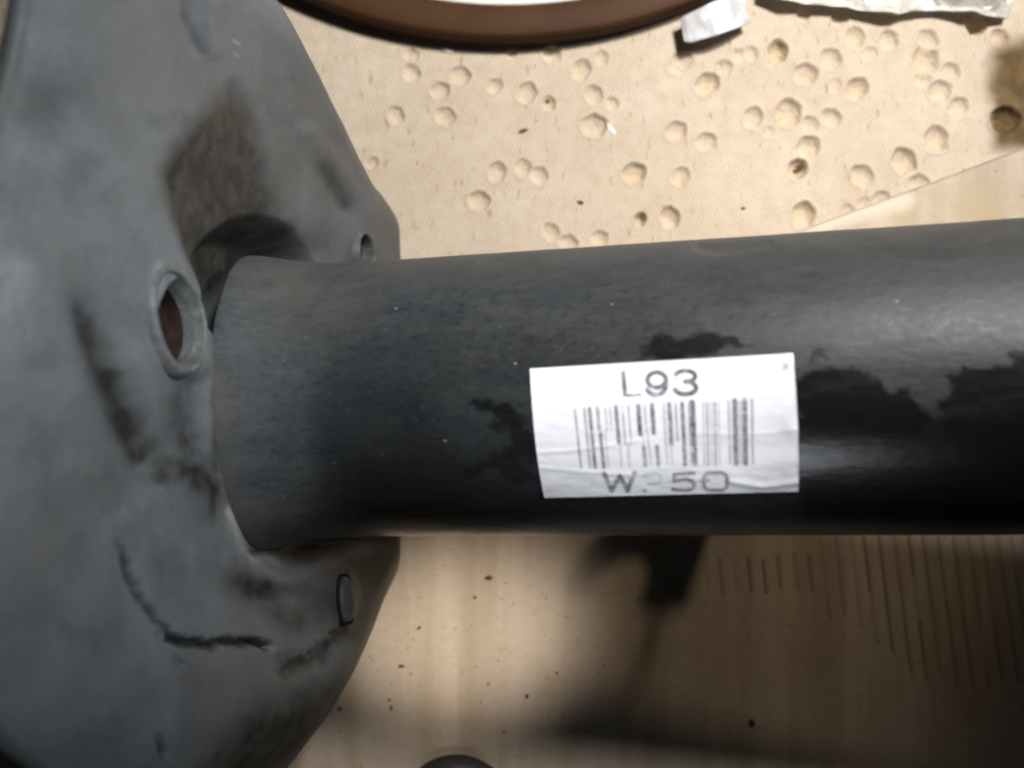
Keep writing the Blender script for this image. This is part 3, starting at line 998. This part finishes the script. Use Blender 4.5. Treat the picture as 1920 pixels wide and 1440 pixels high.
B0 = np.array([0.0, 0.0, 0.0])
ex, ez, ey = np.array([1.0, 0, 0]), np.array([0, 1.0, 0]), np.array([0, 0, 1.0])
outl = [(0.0615, 0.072), (0.0615, 0.0453), (0.0565, 0.0453), (0.0565, 0.0420), (0.0555, 0.0385), (0.0520, 0.0362), (0.0480, 0.0362), (0.0440, 0.0385), (0.0405, 0.0430), (0.0365, 0.0416),
        (0.0375, 0.0378), (0.0400, 0.0340), (0.0430, 0.0310), (0.0480, 0.0290), (0.0560, 0.0270), (0.0680, 0.0270), (0.0680, 0.0453), (0.0627, 0.0453), (0.0627, 0.073)]
v_, f_ = plate_mesh(outl, 0.003, B0, ex, ey, ez)
br = child(make("shadow_bracket", v_, f_, M_BRACKET, smooth=False))
bv = br.modifiers.new("edge", 'BEVEL'); bv.width = 0.0003; bv.segments = 2

# ------------------------------------------------------------------ brown ring, upper edge
ring_c = at(948, -828, 0.0)
ring = empty("tape_roll", (ring_c[0], ring_c[1], 0.0))
thing(ring, "large brown ring-shaped roll with a white inside, cut off by the upper edge", "tape roll")
NR = 300
ph = np.arange(NR) / NR * 2 * np.pi
def ring_rows(prof):
    return np.array([np.stack([r * np.cos(ph), r * np.sin(ph), np.full(NR, z)], -1) for r, z in prof])
Ro = 917 * PX
hz = 0.0072
make("band", ring_rows([(Ro - 0.0105, 0.0004), (Ro - 0.0008, 0.0004), (Ro - 0.0002, 0.001), (Ro, 0.002), (Ro, hz - 0.0016), (Ro - 0.0004, hz - 0.0006), (Ro - 0.0014, hz - 0.0001),
                        (Ro - 0.0078, hz), (Ro - 0.0086, hz - 0.0005), (Ro - 0.0089, hz - 0.002), (Ro - 0.0089, 0.0006)]), grid_faces(11, NR, True), M_BROWN, ring)
make("core", ring_rows([(Ro - 0.0090, 0.001), (Ro - 0.0090, hz - 0.0008), (Ro - 0.0096, hz - 0.0004), (Ro - 0.040, hz - 0.0004), (Ro - 0.0405, hz - 0.0010), (Ro - 0.0405, 0.001)]), grid_faces(6, NR, True), M_WHITE, ring)

# shiny white strip bent up beside the ring
def sheet(name, pts, nu_, nv_, thick, material, zfun=None):
    """thin folded sheet from four-corner strips: pts is a list of (lower, upper) world point pairs"""
    lo = np.array([p[0] for p in pts]); hi = np.array([p[1] for p in pts])
    s = np.linspace(0, len(pts) - 1, nu_)
    L = np.stack([np.interp(s, np.arange(len(pts)), lo[:, k]) for k in range(3)], -1)
    U_ = np.stack([np.interp(s, np.arange(len(pts)), hi[:, k]) for k in range(3)], -1)
    v = np.linspace(0, 1, nv_)[None, :, None]
    G = L[:, None, :] * (1 - v) + U_[:, None, :] * v
    if zfun is not None:
        G = G + zfun(G)
    o = make(name, G, grid_faces(nu_, nv_), material)
    sm = o.modifiers.new("thickness", 'SOLIDIFY'); sm.thickness = thick; sm.offset = 0
    return o


WAVY = lambda G: np.stack([0 * G[..., 0], 0 * G[..., 0], 0.0006 * (fbm(G[..., 0] * 300, G[..., 1] * 200, 6) - .5)], -1)
strip = sheet("plastic_strip", [(at(1283, 78, 0.0045), at(1276, 36, 0.0045)), (at(1294, 80, 0.0052), at(1283, 30, 0.0052)), (at(1345, 66, 0.0066), at(1332, 6, 0.0066)),
                                (at(1378, 54, 0.0060), at(1366, -10, 0.0060)), (at(1406, 44, 0.0036), at(1394, -14, 0.0045))], 60, 16, 0.0003, M_FOIL, WAVY)
thing(strip, "short white shiny strip sticking out beside the brown roll", "strip")

# plastic bag in the upper right corner
lowe = [(1425, -8), (1470, 4), (1520, 12), (1570, 18), (1630, 23), (1682, 29), (1705, 24), (1760, 21), (1820, 25), (1862, 33), (1888, 36), (1896, 12)]
pts = []
for k, (px, py) in enumerate(lowe):
    z = 0.0030 + 0.0010 * math.sin(k * 1.7)
    pts.append((at(px, py, z), at(px + (30 if k < 10 else -4), py - 260, z + 0.004)))


def crumple(G):
    e = np.linspace(0, 1, G.shape[1])[None, :]
    zz = 0.007 * (fbm(G[..., 0] * 90, G[..., 1] * 130, 15) - 0.35) * sstep(0, 0.16, e) + 0.0022 * np.exp(-(e / 0.02) ** 2) * (vnoise(G[..., 0] * 260, G[..., 0] * 0, 4))
    return np.stack([0 * zz, 0 * zz, zz], -1)


bag = sheet("plastic_bag", pts, 160, 110, 0.0002, M_FILM, crumple)
thing(bag, "crumpled whitish plastic bag with shiny folds in the upper right corner", "plastic bag")

# ------------------------------------------------------------------ rubber bush at the lower edge
cb = at(853, 1540, 0.0085)
bush = empty("rubber_bush", (cb[0], cb[1], 0.0019))
thing(bush, "black rubber bush lying on the cardboard, cut off by the lower edge", "rubber bush")
def lathe(prof, n=64):
    ph = np.arange(n) / n * 2 * np.pi
    return np.array([np.stack([r * np.cos(ph), r * np.sin(ph), np.full(n, z)], -1) for r, z in prof]), grid_faces(len(prof), n, True)
v, f = lathe([(0.0045, 0.0002), (0.0150, 0.0002), (0.0158, 0.001), (0.0160, 0.003), (0.0155, 0.0052), (0.0138, 0.0068), (0.0118, 0.0076), (0.0080, 0.0079), (0.0058, 0.0076), (0.0052, 0.0068), (0.0052, 0.001)])
make("rubber_body", v, f, M_RUBBER, bush)
v, f = lathe([(0.0051, 0.0004), (0.0051, 0.0092), (0.0048, 0.0095), (0.0036, 0.0095), (0.0034, 0.0092), (0.0034, 0.0004)])
make("steel_sleeve", v, f, M_BRACKET, bush)

# ------------------------------------------------------------------ crumbs and chips
def crumb(name, px, py, z, size, material, seed, flat=0.5, stretch=1.0, rot=0.0):
    r = random.Random(seed)
    base = [(0, 0, 1), (0, 0, -0.6)]
    v = []
    n1 = 7
    for zz, rr in ((0.55, 0.75), (-0.1, 1.0), (-0.5, 0.7)):
        for k in range(n1):
            a = k / n1 * 2 * math.pi + zz
            q = rr * r.uniform(0.62, 1.15)
            v.append((q * math.cos(a) * stretch, q * math.sin(a), zz * r.uniform(0.7, 1.1) * flat))
    v += [(0, 0, flat * 0.75), (0, 0, -flat * 0.5)]
    f = []
    for row in (0, 1):
        for k in range(n1):
            a, b = row * n1 + k, row * n1 + (k + 1) % n1
            f.append((a + n1, b + n1, b, a))
    for k in range(n1):
        f.append((21, k, (k + 1) % n1))
        f.append((22, 14 + (k + 1) % n1, 14 + k))
    s = size / FPX * (H - z)
    vv = [(x * s, y * s, q * s) for x, y, q in v]
    o = make(name, vv, f, material, smooth=False)
    p = at(px, py, z)
    o.location = (p[0], p[1], z + 0.45 * flat * s)
    o.rotation_euler = (0, 0, math.radians(rot))
    return o


ZC = 0.0017
CR = [(916, 1084, 10, 2.0, 10, "dark sliver of dirt just below the tube, like a small hooked flake"),
      (890, 1121, 7, 1.2, 40, "dark crumb a little below the hooked sliver"),
      (940, 1124, 4, 1.0, 0, "tiny dark crumb right of the crumb below the sliver"),
      (785, 1178, 6, 1.8, 30, "thin dark crumb near the seat's edge on the lit cardboard"),
      (752, 1250, 8, 1.9, 5, "flat brown crumb in the lit pool beside the seat"),
      (637, 1329, 8, 1.2, 60, "black crumb touching the lower edge of the seat"),
      (733, 1328, 7, 1.8, 75, "upright dark crumb in the lower left of the cardboard"),
      (730, 1313, 6, 1.3, 20, "small crumb just above the upright dark crumb"),
      (988, 1306, 8, 1.3, 70, "dark lump of dirt in the middle of the cardboard"),
      (915, 1283, 5, 1.3, 0, "little black crumb up left of the dark lump"),
      (1044, 1262, 5, 1.6, 0, "little black crumb right of the dark lump"),
      (1410, 1355, 14, 1.4, 75, "large black crumb on the dark cardboard far right"),
      (770, 1265, 4, 1.0, 0, "tiny black crumb below the flat brown crumb"),
      (944, 1373, 5, 1.5, 0, "small black crumb near the rubber bush"),
      (1197, 1124, 5, 1.2, 0, "small black crumb inside the hook-shaped shadow")]
for k, (px, py, s, stt, rot, lb) in enumerate(CR):
    o = crumb("dirt_crumb", px, py, ZC, s * 0.46, M_CRUMB, 100 + k, 0.45, stt, rot)
    thing(o, lb, "crumb", "dirt crumbs on the cardboard")
CH = [(1088, 380, 7, 1.8, 0, M_CRUMB, "dark speck on the board above the middle of the tube"),
      (981, 246, 7, 2.2, 15, M_CRUMB, "dark thin speck on the board in the clear patch between pits"),
      (1393, 391, 5, 1.6, 0, M_CRUMB, "small dark speck on the board left of the cardboard edge"),
      (840, 95, 9, 2.2, -20, M_CHIP, "white paint chip on the board just under the brown roll"),
      (1500, 312, 9, 1.5, 10, M_CRUMB, "dark splinter stuck in a deep pit right of centre"),
      (1026, 190, 6, 1.4, 60, M_CRUMB, "grey-black grit in a small pit on the upper board"),
      (1146, 243, 7, 3.0, -50, M_CHIP, "pale sliver beside the large pit on the upper board")]
for k, (px, py, s, stt, rot, mt, lb) in enumerate(CH):
    o = crumb("board_chip", px, py, 0.0 if k not in (4, 5) else -0.0012, s * 0.7, mt, 200 + k, 0.4, stt, rot)
    thing(o, lb, "chip", "chips on the pitted board")
